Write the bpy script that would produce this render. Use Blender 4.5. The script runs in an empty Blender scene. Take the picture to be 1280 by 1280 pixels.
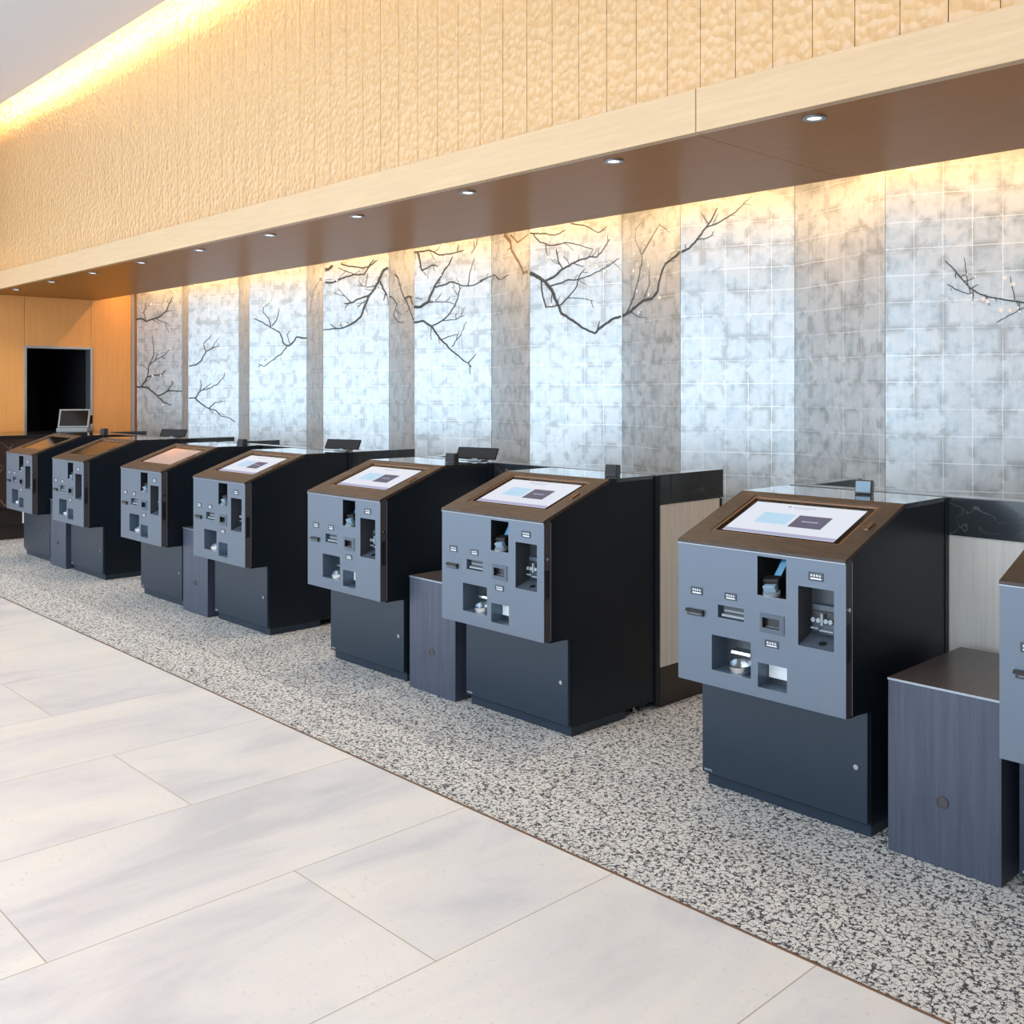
import bpy, math, random
from mathutils import Vector
random.seed(7)
S = bpy.context.scene
COL = S.collection

# ------------------------------------------------------------------ camera, world, lights, exposure
F_PX = 1273.0; HOR = 489.0; CAM_H = 1.6
A = math.atan2(1979 - 640, F_PX)
cam_d = bpy.data.cameras.new('camera'); cam = bpy.data.objects.new('camera', cam_d); COL.objects.link(cam)
cam.location = (0, 0, CAM_H); cam.rotation_euler = (math.pi/2, 0, A)
cam_d.sensor_fit = 'HORIZONTAL'; cam_d.sensor_width = 36.0; cam_d.lens = 36.0*F_PX/1280
cam_d.shift_y = -(640-HOR)/1280; cam_d.clip_end = 200
S.camera = cam
S.view_settings.view_transform = 'Standard'; S.view_settings.look = 'None'
S.view_settings.gamma = 1; S.view_settings.use_curve_mapping = False
S.view_settings.exposure = 0.32

W = bpy.data.worlds.new('world'); S.world = W; W.use_nodes = True
bg = W.node_tree.nodes['Background']; bg.inputs[0].default_value = (0.80, 0.90, 1.0, 1); bg.inputs[1].default_value = 0.75

def area(name, loc, rot, sx, sy, power, color, spread=180):
    l = bpy.data.lights.new(name, 'AREA'); l.shape = 'RECTANGLE'; l.size = sx; l.size_y = sy
    l.energy = power; l.color = color; l.spread = math.radians(spread)
    o = bpy.data.objects.new(name, l); o.location = loc; o.rotation_euler = rot; COL.objects.link(o); return o
# daylight through the glass front of the lobby, behind the camera
area('daylight', (-8.0, -6.9, 1.9), (math.radians(90), 0, 0), 24.0, 3.7, 1060, (0.64, 0.82, 1.0))
# ceiling lamps over the stone floor
for lx in (-12.0, -8.0, -4.0, 0.0):
    for ly in (-4.0, -0.6):
        area('ceiling_lamp', (lx, ly, 4.55), (0, 0, 0), 2.2, 0.9, 44, (1.0, 0.97, 0.93))
# cove strips
area('mural_cove_strip', (-5.6, 5.20, 2.97), (math.radians(30), 0, 0), 14.2, 0.06, 78, (1.0, 0.585, 0.25))
area('upper_cove_strip', (-5.0, 3.36, 4.80), (math.radians(42), 0, 0), 15.4, 0.08, 250, (1.0, 0.72, 0.30))

# ------------------------------------------------------------------ material helpers
def mat(name, col, rough=0.5, metal=0.0, spec=0.5, coat=0.0, emit=None, es=0.0):
    m = bpy.data.materials.new(name); m.use_nodes = True
    b = m.node_tree.nodes['Principled BSDF']
    b.inputs['Base Color'].default_value = (*col, 1); b.inputs['Roughness'].default_value = rough
    b.inputs['Metallic'].default_value = metal; b.inputs['Specular IOR Level'].default_value = spec
    b.inputs['Coat Weight'].default_value = coat; b.inputs['Coat Roughness'].default_value = 0.05
    if emit: b.inputs['Emission Color'].default_value = (*emit, 1); b.inputs['Emission Strength'].default_value = es
    return m
class G:
    """tiny node graph helper"""
    def __init__(s, m): s.m = m; s.nt = m.node_tree; s.b = s.nt.nodes['Principled BSDF']
    def n(s, t, **kw):
        o = s.nt.nodes.new(t)
        for k, v in kw.items(): setattr(o, k, v)
        return o
    def l(s, a, b): s.nt.links.new(a, b)
    def coord(s, which='Object', scale=(1, 1, 1), loc=(0, 0, 0), rot=(0, 0, 0)):
        t = s.n('ShaderNodeTexCoord'); mp = s.n('ShaderNodeMapping')
        mp.inputs['Scale'].default_value = scale; mp.inputs['Location'].default_value = loc; mp.inputs['Rotation'].default_value = rot
        s.l(t.outputs[which], mp.inputs['Vector']); return mp.outputs[0]
    def noise(s, vec, sc, det=3, rough=0.5, dist=0):
        o = s.n('ShaderNodeTexNoise'); o.inputs['Scale'].default_value = sc; o.inputs['Detail'].default_value = det
        o.inputs['Roughness'].default_value = rough; o.inputs['Distortion'].default_value = dist; s.l(vec, o.inputs['Vector']); return o.outputs['Fac']
    def ramp(s, fac, stops):
        o = s.n('ShaderNodeValToRGB'); e = o.color_ramp.elements
        while len(e) < len(stops): e.new(0.5)
        for x, (p, c) in zip(e, stops): x.position = p; x.color = (*c, 1) if len(c) == 3 else c
        s.l(fac, o.inputs[0]); return o.outputs[0]
    def mix(s, fac, a, b, bt='MIX'):
        o = s.n('ShaderNodeMix', data_type='RGBA', blend_type=bt)
        for i, v in ((0, fac), (6, a), (7, b)):
            if hasattr(v, 'is_linked'): s.l(v, o.inputs[i])
            else: o.inputs[i].default_value = v if i == 0 else (*v, 1)
        return o.outputs[2]
    def math(s, op, a, b=0.0, c=0.0):
        o = s.n('ShaderNodeMath', operation=op)
        for i, v in enumerate((a, b, c)):
            if hasattr(v, 'is_linked'): s.l(v, o.inputs[i])
            else: o.inputs[i].default_value = v
        return o.outputs[0]
    def bump(s, h, strength=0.3, dist=0.01):
        o = s.n('ShaderNodeBump'); o.inputs['Strength'].default_value = strength; o.inputs['Distance'].default_value = dist
        s.l(h, o.inputs['Height']); s.l(o.outputs[0], s.b.inputs['Normal']); return o

def wood(name, c1, c2, rough=0.4, stretch=(14, 14, 0.7), sc=3.0, coat=0.0, bump=0.05):
    m = mat(name, c1, rough, coat=coat); g = G(m)
    v = g.coord('Object', stretch)
    f = g.noise(v, sc, 5, 0.6, 0.4); f2 = g.noise(v, sc*5, 2, 0.5)
    f3 = g.math('ADD', g.math('MULTIPLY', f, 0.75), g.math('MULTIPLY', f2, 0.25))
    g.l(g.ramp(f3, [(0.33, c2), (0.66, c1)]), g.b.inputs['Base Color'])
    if bump: g.bump(f3, bump, 0.003)
    return m

# floor tile: rows 0.745 wide along X, long along Y
def tile_mat():
    m = mat('pale_stone_tile', (0.72, 0.70, 0.67), 0.32, spec=0.5); g = G(m)
    v = g.coord('Object'); sep = g.n('ShaderNodeSeparateXYZ'); g.l(v, sep.inputs[0])
    X, Y = sep.outputs[0], sep.outputs[1]
    rx = g.math('DIVIDE', g.math('ADD', X, 2.218), 0.745)
    row = g.math('FLOOR', rx); fx = g.math('FRACT', rx)
    par = g.math('MODULO', g.math('ABSOLUTE', row), 2.0)          # 1 on odd rows
    yo = g.math('SUBTRACT', Y, g.math('SUBTRACT', 1.815, g.math('MULTIPLY', g.math('SUBTRACT', 1.0, par), 0.795)))
    ry = g.math('DIVIDE', yo, 1.59); fy = g.math('FRACT', ry); cy = g.math('FLOOR', ry)
    ex = g.math('MINIMUM', fx, g.math('SUBTRACT', 1.0, fx)); ey = g.math('MULTIPLY', g.math('MINIMUM', fy, g.math('SUBTRACT', 1.0, fy)), 1.59/0.745)
    e = g.math('MINIMUM', ex, ey); joint = g.math('LESS_THAN', e, 0.0027)
    comb = g.n('ShaderNodeCombineXYZ'); g.l(row, comb.inputs[0]); g.l(cy, comb.inputs[1])
    wn = g.n('ShaderNodeTexWhiteNoise'); g.l(comb.outputs[0], wn.inputs[0])
    off = g.n('ShaderNodeVectorMath', operation='ADD'); g.l(v, off.inputs[0])
    sc = g.n('ShaderNodeVectorMath', operation='SCALE'); g.l(wn.outputs['Color'], sc.inputs[0]); sc.inputs['Scale'].default_value = 9.0
    g.l(sc.outputs[0], off.inputs[1])
    mp = g.n('ShaderNodeMapping'); mp.inputs['Scale'].default_value = (1.9, 0.8, 1); g.l(off.outputs[0], mp.inputs[0])
    n1 = g.noise(mp.outputs[0], 1.3, 6, 0.6, 0.6); n2 = g.noise(off.outputs[0], 60, 2, 0.6); n3 = g.noise(off.outputs[0], 210, 1)
    c = g.ramp(n1, [(0.32, (0.53, 0.545, 0.575)), (0.46, (0.645, 0.65, 0.655)), (0.58, (0.70, 0.695, 0.67)), (0.74, (0.745, 0.735, 0.70))])
    c = g.mix(g.ramp(n2, [(0.30, (1, 1, 1)), (0.36, (0, 0, 0))]), c, (0.60, 0.59, 0.57))
    c = g.mix(g.ramp(n3, [(0.20, (0.6, 0.6, 0.6)), (0.25, (0, 0, 0))]), c, (0.30, 0.28, 0.25))
    c = g.mix(joint, c, (0.36, 0.33, 0.28))
    g.l(c, g.b.inputs['Base Color'])
    g.bump(g.math('SUBTRACT', 1.0, joint), 0.25, 0.002)
    return m

def carpet_mat():
    m = mat('crackle_carpet', (0.5, 0.5, 0.48), 0.95, spec=0.1); g = G(m)
    v = g.coord('Object'); nz = g.n('ShaderNodeTexNoise'); nz.inputs['Scale'].default_value = 60; nz.inputs['Detail'].default_value = 3; g.l(v, nz.inputs['Vector'])
    s1 = g.n('ShaderNodeVectorMath', operation='SUBTRACT'); g.l(nz.outputs['Color'], s1.inputs[0]); s1.inputs[1].default_value = (0.5, 0.5, 0.5)
    s2 = g.n('ShaderNodeVectorMath', operation='SCALE'); g.l(s1.outputs[0], s2.inputs[0]); s2.inputs['Scale'].default_value = 0.035
    ad = g.n('ShaderNodeVectorMath', operation='ADD'); g.l(v, ad.inputs[0]); g.l(s2.outputs[0], ad.inputs[1])
    vo = g.n('ShaderNodeTexVoronoi', feature='DISTANCE_TO_EDGE'); vo.inputs['Scale'].default_value = 47; g.l(ad.outputs[0], vo.inputs['Vector'])
    gate = g.noise(v, 62, 2, 0.5)
    th = g.math('MULTIPLY', g.math('SUBTRACT', gate, 0.345), 0.44)
    crack = g.math('MINIMUM', g.math('MAXIMUM', g.math('ADD', g.math('MULTIPLY', g.math('SUBTRACT', th, vo.outputs['Distance']), 22.0), 0.5), 0.0), 1.0)
    fine = g.noise(v, 330, 2, 0.7)
    base = g.ramp(fine, [(0.32, (0.36, 0.37, 0.37)), (0.58, (0.72, 0.72, 0.70))])
    c = g.mix(crack, base, (0.065, 0.070, 0.080))
    g.l(c, g.b.inputs['Base Color'])
    h = g.math('ADD', g.math('MULTIPLY', g.math('SUBTRACT', 1.0, crack), 0.7), g.math('MULTIPLY', fine, 0.5))
    g.bump(h, 0.5, 0.004)
    return m

def leaf_mat():
    m = mat('silver_leaf', (0.6, 0.63, 0.66), 0.38, metal=0.66); g = G(m)
    v = g.coord('UV'); sep = g.n('ShaderNodeSeparateXYZ'); g.l(v, sep.inputs[0])
    wob = g.noise(v, 5.0, 2)
    w2 = g.math('MULTIPLY', g.math('SUBTRACT', wob, 0.5), 0.07)
    u = g.math('ADD', g.math('DIVIDE', sep.outputs[0], 0.15), w2); w = g.math('ADD', g.math('DIVIDE', sep.outputs[1], 0.15), w2)
    fu, fw = g.math('FRACT', u), g.math('FRACT', w)
    e = g.math('MINIMUM', g.math('MINIMUM', fu, g.math('SUBTRACT', 1.0, fu)), g.math('MINIMUM', fw, g.math('SUBTRACT', 1.0, fw)))
    comb = g.n('ShaderNodeCombineXYZ'); g.l(g.math('FLOOR', u), comb.inputs[0]); g.l(g.math('FLOOR', w), comb.inputs[1])
    wn = g.n('ShaderNodeTexWhiteNoise'); g.l(comb.outputs[0], wn.inputs[0])
    blot = g.noise(v, 9.0, 5, 0.65, 0.3); big = g.noise(v, 2.3, 3)
    vs = g.noise(g.coord('UV', (9, 1.6, 1)), 3.0, 4, 0.6)
    base = g.ramp(g.math('ADD', g.math('MULTIPLY', blot, 0.72), g.math('MULTIPLY', vs, 0.28)), [(0.34, (0.30, 0.345, 0.365)), (0.42, (0.43, 0.475, 0.495)), (0.54, (0.54, 0.575, 0.59))])
    # tarnish collecting near the leaf edges
    edge = g.math('MULTIPLY', g.math('SUBTRACT', 1.0, g.math('MINIMUM', g.math('MULTIPLY', e, 4.0), 1.0)), g.ramp(g.noise(v, 7.3, 4, 0.6, 0.2), [(0.42, (1, 1, 1)), (0.52, (0, 0, 0))]))
    c = g.mix(g.math('MULTIPLY', edge, 0.75), base, (0.23, 0.235, 0.225))
    c = g.mix(g.math('MULTIPLY', wn.outputs['Value'], 0.22), c, (0.32, 0.37, 0.39))
    line = g.math('MULTIPLY', g.math('LESS_THAN', e, 0.016), g.ramp(big, [(0.38, (0.2, 0.2, 0.2)), (0.6, (0.75, 0.75, 0.75))]))
    c = g.mix(line, c, (0.74, 0.78, 0.80))
    g.l(c, g.b.inputs['Base Color'])
    r = g.math('ADD', 0.34, g.math('MULTIPLY', blot, 0.22)); g.l(r, g.b.inputs['Roughness'])
    g.bump(blot, 0.12, 0.004)
    return m

def hammered_mat():
    m = wood('hammered_ash', (0.72, 0.455, 0.225), (0.64, 0.39, 0.175), 0.26, (10, 10, 0.8), 3.0, bump=0)
    g = G(m)
    v = g.coord('Object', (1.0, 1.0, 0.85))
    nz = g.n('ShaderNodeTexNoise'); nz.inputs['Scale'].default_value = 9; g.l(v, nz.inputs['Vector'])
    s2 = g.n('ShaderNodeVectorMath', operation='SCALE'); g.l(nz.outputs['Color'], s2.inputs[0]); s2.inputs['Scale'].default_value = 0.03
    ad = g.n('ShaderNodeVectorMath', operation='ADD'); g.l(v, ad.inputs[0]); g.l(s2.outputs[0], ad.inputs[1])
    vo = g.n('ShaderNodeTexVoronoi', feature='SMOOTH_F1'); vo.inputs['Scale'].default_value = 26; vo.inputs['Smoothness'].default_value = 0.25; g.l(ad.outputs[0], vo.inputs['Vector'])
    g.bump(vo.outputs['Distance'], 0.8, 0.016)
    return m

def marble_mat(name, base, vein, amt=0.012, rough=0.12):
    m = mat(name, base, rough, coat=0.3); g = G(m)
    v = g.coord('Object'); nz = g.n('ShaderNodeTexNoise'); nz.inputs['Scale'].default_value = 2.2; nz.inputs['Detail'].default_value = 5; g.l(v, nz.inputs['Vector'])
    s2 = g.n('ShaderNodeVectorMath', operation='SCALE'); g.l(nz.outputs['Color'], s2.inputs[0]); s2.inputs['Scale'].default_value = 0.5
    ad = g.n('ShaderNodeVectorMath', operation='ADD'); g.l(v, ad.inputs[0]); g.l(s2.outputs[0], ad.inputs[1])
    vo = g.n('ShaderNodeTexVoronoi', feature='DISTANCE_TO_EDGE'); vo.inputs['Scale'].default_value = 3.2; g.l(ad.outputs[0], vo.inputs['Vector'])
    gate = g.noise(v, 3.1, 2)
    ln = g.math('MULTIPLY', g.math('LESS_THAN', vo.outputs['Distance'], amt), g.ramp(gate, [(0.48, (0, 0, 0)), (0.6, (1, 1, 1))]))
    g.l(g.mix(ln, base, vein), g.b.inputs['Base Color'])
    return m

M = {}
M['tile'] = tile_mat(); M['carpet'] = carpet_mat(); M['leaf'] = leaf_mat(); M['ham'] = hammered_mat()
M['band'] = wood('ash_band', (0.68, 0.47, 0.27), (0.60, 0.41, 0.225), 0.42, (0.8, 14, 14), 3.0)
M['soffit'] = wood('soffit_veneer', (0.40, 0.165, 0.032), (0.34, 0.136, 0.026), 0.32, (0.5, 12, 12), 2.5)
M['soffit'].node_tree.nodes['Principled BSDF'].inputs['Specular IOR Level'].default_value = 0.07
M['endwood'] = wood('end_wall_veneer', (0.88, 0.42, 0.13), (0.80, 0.36, 0.10), 0.40, (14, 14, 0.6), 3.0)
M['ceil'] = mat('white_ceiling', (0.66, 0.66, 0.68), 0.9)
M['plaster'] = mat('plain_plaster', (0.45, 0.42, 0.40), 0.9)
M['dark'] = mat('dark_void', (0.012, 0.012, 0.014), 0.8)
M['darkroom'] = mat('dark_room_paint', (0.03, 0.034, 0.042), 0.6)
M['steel'] = mat('brushed_steel_frame', (0.42, 0.42, 0.43), 0.35, metal=0.8)
M['panel'] = mat('grey_blue_painted_steel', (0.105, 0.130, 0.168), 0.34, metal=0.25, spec=0.6)
M['door'] = mat('slate_painted_steel', (0.014, 0.025, 0.041), 0.34, metal=0.1, spec=0.45)
M['body'] = mat('charcoal_painted_steel', (0.006, 0.010, 0.016), 0.36, spec=0.25)
M['trimstrip'] = mat('dark_bronze_edge', (0.05, 0.046, 0.05), 0.35)
M['edge'] = mat('pale_metal_edge', (0.30, 0.32, 0.35), 0.35, metal=0.7)
M['top'] = wood('brown_stone_top', (0.068, 0.045, 0.032), (0.026, 0.018, 0.013), 0.42, (2, 5, 5), 9.0, bump=0.12)
M['top'].node_tree.nodes['Principled BSDF'].inputs['Specular IOR Level'].default_value = 0.35
M['glosstop'] = mat('black_gloss_top', (0.02, 0.02, 0.022), 0.06, spec=1.0, coat=0.7)
M['bezel'] = mat('black_screen_glass', (0.008, 0.007, 0.007), 0.10, spec=0.6)
M['bronze'] = mat('bronze_screen_frame', (0.16, 0.085, 0.045), 0.35, metal=0.4)
M['recess'] = mat('recess_lining', (0.10, 0.145, 0.20), 0.28, metal=0.2)
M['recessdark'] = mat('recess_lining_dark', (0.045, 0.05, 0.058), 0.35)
M['matteblack'] = mat('matte_black', (0.010, 0.011, 0.013), 0.6, spec=0.2)
M['black'] = mat('black_plastic', (0.012, 0.012, 0.013), 0.3)
M['blueplastic'] = mat('blue_plastic', (0.045, 0.19, 0.33), 0.25)
M['greyplastic'] = mat('grey_plastic', (0.22, 0.25, 0.27), 0.35)
M['glass'] = mat('pale_blue_lens_glass', (0.20, 0.30, 0.38), 0.08, spec=0.8)
M['chrome'] = mat('chrome', (0.62, 0.65, 0.68), 0.22, metal=1.0)
M['frame'] = mat('slate_bezel', (0.06, 0.078, 0.105), 0.35)
M['white'] = mat('plain_white', (0.82, 0.84, 0.84), 0.6)
M['labelplate'] = mat('label_plate', (0.035, 0.042, 0.055), 0.4)
M['labelmark'] = mat('label_marking', (0.75, 0.78, 0.82), 0.5)
M['marble'] = marble_mat('black_veined_marble', (0.014, 0.018, 0.022), (0.10, 0.09, 0.085), 0.005, 0.16)
M['brownmarble'] = marble_mat('brown_veined_marble', (0.045, 0.030, 0.024), (0.25, 0.17, 0.12), 0.012, 0.15)
M['whitewood'] = wood('bleached_timber', (0.66, 0.62, 0.56), (0.55, 0.51, 0.46), 0.5, (18, 18, 0.5), 3.0)
M['toe'] = wood('black_brown_kick', (0.030, 0.021, 0.018), (0.012, 0.010, 0.010), 0.35, (2, 2, 9), 4.0)
M['box'] = wood('smoked_grey_timber', (0.055, 0.066, 0.098), (0.031, 0.038, 0.060), 0.42, (16, 16, 0.6), 3.0)
M['boxtop'] = wood('smoked_brown_timber', (0.085, 0.068, 0.066), (0.055, 0.045, 0.045), 0.30, (16, 1, 16), 3.0)
M['branch'] = mat('painted_branch_ink', (0.045, 0.050, 0.045), 0.5)
M['goldbranch'] = mat('painted_branch_sepia', (0.22, 0.14, 0.06), 0.5)
M['petal'] = mat('painted_blossom', (0.92, 0.90, 0.88), 0.5)
M['lampglow'] = mat('downlight_glow', (0.9, 0.9, 0.9), 0.4, emit=(1.0, 0.95, 0.9), es=1.6)
M['scr_white'] = mat('screen_white', (0.02, 0.02, 0.02), 0.08, emit=(0.78, 0.83, 0.93), es=0.74)
M['scr_blue'] = mat('screen_pale_blue', (0.02, 0.02, 0.02), 0.08, emit=(0.50, 0.74, 0.93), es=0.74)
M['scr_grey'] = mat('screen_slate', (0.02, 0.02, 0.02), 0.08, emit=(0.12, 0.12, 0.19), es=0.74)
M['scr_band'] = mat('screen_lavender', (0.02, 0.02, 0.02), 0.08, emit=(0.42, 0.43, 0.62), es=0.74)
M['scr_off'] = mat('screen_dark', (0.012, 0.011, 0.010), 0.10, spec=1.0, coat=0.6)
M['scr_dim_refl'] = mat('screen_dim_reflection', (0.02, 0.02, 0.02), 0.08, emit=(0.60, 0.45, 0.40), es=0.7)  # reflection of the timber wall put into the glow as a pinkish tint

# ------------------------------------------------------------------ mesh helpers
class MB:
    def __init__(s, off=(0, 0, 0)): s.v = []; s.f = []; s.mi = []; s.off = Vector(off); s.uv = {}
    def poly(s, pts, mi=0, uv=None):
        b = len(s.v); s.v += [Vector(p)-s.off for p in pts]; s.f.append(tuple(range(b, b+len(pts)))); s.mi.append(mi)
        if uv: s.uv[len(s.f)-1] = uv
    def box(s, x0, x1, y0, y1, z0, z1, mi=0):
        P = [(x, y, z) for z in (z0, z1) for x, y in ((x0, y0), (x1, y0), (x1, y1), (x0, y1))]
        b = len(s.v); s.v += [Vector(p)-s.off for p in P]
        for q in ((3, 2, 1, 0), (4, 5, 6, 7), (0, 1, 5, 4), (1, 2, 6, 5), (2, 3, 7, 6), (3, 0, 4, 7)):
            s.f.append(tuple(b+i for i in q)); s.mi.append(mi)
    def prism(s, prof, x0, x1, mi=0):
        """profile in (y,z), counter-clockwise seen from +x, extruded along x"""
        b = len(s.v); n = len(prof)
        s.v += [Vector((x0, y, z))-s.off for y, z in prof] + [Vector((x1, y, z))-s.off for y, z in prof]
        s.f.append(tuple(b+n+i for i in range(n))); s.mi.append(mi)
        s.f.append(tuple(b+i for i in reversed(range(n)))); s.mi.append(mi)
        for i in range(n):
            j = (i+1) % n; s.f.append((b+i, b+j, b+n+j, b+n+i)); s.mi.append(mi)
    def obox(s, c, ax, ay, az, mi=0):
        """oriented box: centre, three half-axis vectors"""
        c, ax, ay, az = map(Vector, (c, ax, ay, az)); b = len(s.v)
        for k in (-1, 1):
            for i, j in ((-1, -1), (1, -1), (1, 1), (-1, 1)): s.v.append(c+ax*i+ay*j+az*k-s.off)
        for q in ((3, 2, 1, 0), (4, 5, 6, 7), (0, 1, 5, 4), (1, 2, 6, 5), (2, 3, 7, 6), (3, 0, 4, 7)):
            s.f.append(tuple(b+i for i in q)); s.mi.append(mi)
    def cyl(s, c, axis, r, h, n=20, r2=None, mi=0):
        c = Vector(c); a = Vector(axis).normalized(); t = a.orthogonal().normalized(); w = a.cross(t); r2 = r if r2 is None else r2
        b = len(s.v)
        for k, rr in ((0, r), (h, r2)):
            for i in range(n):
                th = 2*math.pi*i/n; s.v.append(c+a*k+(t*math.cos(th)+w*math.sin(th))*rr-s.off)
        s.f.append(tuple(b+i for i in reversed(range(n)))); s.mi.append(mi)
        s.f.append(tuple(b+n+i for i in range(n))); s.mi.append(mi)
        for i in range(n):
            j = (i+1) % n; s.f.append((b+i, b+j, b+n+j, b+n+i)); s.mi.append(mi)
    def ring(s, c, axis, r0, r1, h, n=28, mi=0):
        c = Vector(c); a = Vector(axis).normalized(); t = a.orthogonal().normalized(); w = a.cross(t); b = len(s.v)
        for k, rr in ((0, r0), (0, r1), (h, r1), (h, r0)):
            for i in range(n):
                th = 2*math.pi*i/n; s.v.append(c+a*k+(t*math.cos(th)+w*math.sin(th))*rr-s.off)
        for q in range(4):
            p = (q+1) % 4
            for i in range(n):
                j = (i+1) % n; s.f.append((b+q*n+i, b+q*n+j, b+p*n+j, b+p*n+i)); s.mi.append(mi)
    def build(s, name, mats, parent=None, bevel=0.0, smooth=False):
        me = bpy.data.meshes.new(name); me.from_pydata([tuple(v) for v in s.v], [], s.f)
        mats = mats if isinstance(mats, (list, tuple)) else [mats]
        for m in mats: me.materials.append(M[m] if isinstance(m, str) else m)
        for p, i in zip(me.polygons, s.mi): p.material_index = i; p.use_smooth = smooth
        if s.uv:
            ul = me.uv_layers.new(name='UVMap')
            for fi, uvs in s.uv.items():
                for li, uv in zip(me.polygons[fi].loop_indices, uvs): ul.data[li].uv = uv
        me.validate(); me.update()
        o = bpy.data.objects.new(name, me); COL.objects.link(o)
        if parent: o.parent = parent
        if bevel:
            b = o.modifiers.new('bevel', 'BEVEL'); b.width = bevel; b.segments = 2; b.limit_method = 'ANGLE'; b.angle_limit = math.radians(40)
            b.harden_normals = False
        return o
def tag(o, label=None, cat=None, group=None, kind=None):
    if label: o['label'] = label
    if cat: o['category'] = cat
    if group: o['group'] = group
    if kind: o['kind'] = kind
    return o
def empty(name, loc):
    o = bpy.data.objects.new(name, None); o.location = loc; o.empty_display_size = 0.1; COL.objects.link(o); return o
def kids(o): return [c for c in bpy.data.objects if c.parent == o]
def copy_tree(o, parent=None):
    c = o.copy(); COL.objects.link(c)
    if parent: c.parent = parent
    for ch in kids(o): copy_tree(ch, c)
    return c
def struct(o, label): return tag(o, label, 'building', kind='structure')

# ------------------------------------------------------------------ setting
XE = -12.8          # end wall
XR = 4.0
b = MB(); b.box(-24, XR, -7.0, 2.57, -0.1, 0.0); struct(b.build('floor', 'tile'), 'pale stone tile floor in long staggered slabs')
b = MB(); b.box(-24, XR, 2.574, 6.2, -0.1, 0.004); struct(b.build('floor_carpet', 'carpet'), 'cream and black crackle patterned carpet under the kiosks')
b = MB(); b.box(-24, XR, 2.5695, 2.5745, -0.08, 0.005); struct(b.build('trim_1', 'bronze'), 'thin metal strip between stone floor and carpet')
b = MB(); b.box(-24, XR, -7.0, 3.46, 4.60, 4.72); struct(b.build('ceiling', 'ceil'), 'pale grey lobby ceiling with a light slot along the timber wall')
b = MB(); b.box(-16, XR, 3.20, 4.0, 5.0, 5.1); b.box(-16, XR, 3.16, 3.20, 4.72, 5.1); struct(b.build('ceiling_slot', 'ceil'), 'white top of the light slot above the timber wall')
# hammered timber planks over the counter
b = MB(); pw = 0.1825; x = -1.405-0.003
while x < XR-0.2: x += pw
while x > -15.8:
    b.box(x-pw+0.0025, x-0.0010, 3.70, 3.73, 2.926, 5.0); x -= pw
b.box(-16, XR, 3.731, 3.78, 2.74, 5.0, 1)
struct(b.build('wall_upper', ['ham', 'dark'], bevel=0.0), 'tall wall of hammered pale timber planks above the kiosks')
b = MB()
for x0, x1 in ((-16, -2.672), (-2.668, XR)): b.box(x0, x1, 3.645, 3.695, 2.73, 2.922)
struct(b.build('trim_2', 'band', bevel=0.002), 'smooth pale timber band along the bottom of the plank wall')
b = MB()
for x0, x1 in ((XE, -2.700), (-2.697, XR)): b.box(x0, x1, 3.696, 5.0, 2.732, 2.80)
struct(b.build('ceiling_soffit', 'soffit', bevel=0.0), 'brown timber soffit over the kiosks with recessed downlights')
b = MB(); b.box(-13, XR, 4.2, 6.2, 3.25, 3.35); struct(b.build('ceiling_cove', 'ceil'), 'top of the light cove behind the soffit')
b = MB(); b.box(-13, XR, 6.0, 6.1, 0, 3.3); struct(b.build('wall_back', 'plaster'), 'plain wall behind the silver mural')
b = MB(); b.box(XR, XR+0.1, -7, 6.2, 0, 5.1); struct(b.build('wall_right_blocker', 'soffit'), 'unseen timber wall added at the right to keep the kiosk sides dark')  # added out of view to keep light off the kiosk sides
# end wall with dark doorway:  Y 4.17..4.92, top 2.115
b = MB(); dy0, dy1, dz = 4.175, 4.925, 2.115
segs = [(2.35, 3.15), (3.15, 4.15), (4.15, 4.94), (4.94, 6.1)]
for y0, y1 in segs:
    top = 5.0 if y1 <= 3.2 else (3.2 if y0 >= 3.7 else 3.3)
    if y0 == 4.15: b.box(XE-0.05, XE, y0+0.002, y1-0.002, dz+0.03, 3.24)
    else: b.box(XE-0.05, XE, y0+0.002, y1-0.002, 0, top)
b.box(XE-0.06, XE-0.052, 2.36, 4.15, 0, 5.0, 1)
struct(b.build('wall_left', ['endwood', 'dark']), 'orange timber panelled end wall with a dark doorway')
b = MB()
b.box(XE-0.14, XE+0.015, dy0-0.03, dy0, 0, dz+0.03); b.box(XE-0.14, XE+0.015, dy1, dy1+0.03, 0, dz+0.03); b.box(XE-0.14, XE+0.015, dy0, dy1, dz, dz+0.03)
struct(b.build('door_1', 'steel', bevel=0.003), 'grey metal frame of the dark doorway in the end wall')
b = MB()
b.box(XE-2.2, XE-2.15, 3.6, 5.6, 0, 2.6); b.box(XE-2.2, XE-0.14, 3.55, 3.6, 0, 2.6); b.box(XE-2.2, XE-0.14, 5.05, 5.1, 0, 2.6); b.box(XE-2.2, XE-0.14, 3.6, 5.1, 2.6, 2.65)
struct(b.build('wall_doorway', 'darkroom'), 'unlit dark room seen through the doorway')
b = MB(); b.box(XE, XE+0.035, 5.44, 5.475, 0, 3.2); struct(b.build('trim_3', 'steel'), 'narrow metal trim between end wall and mural')

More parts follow.
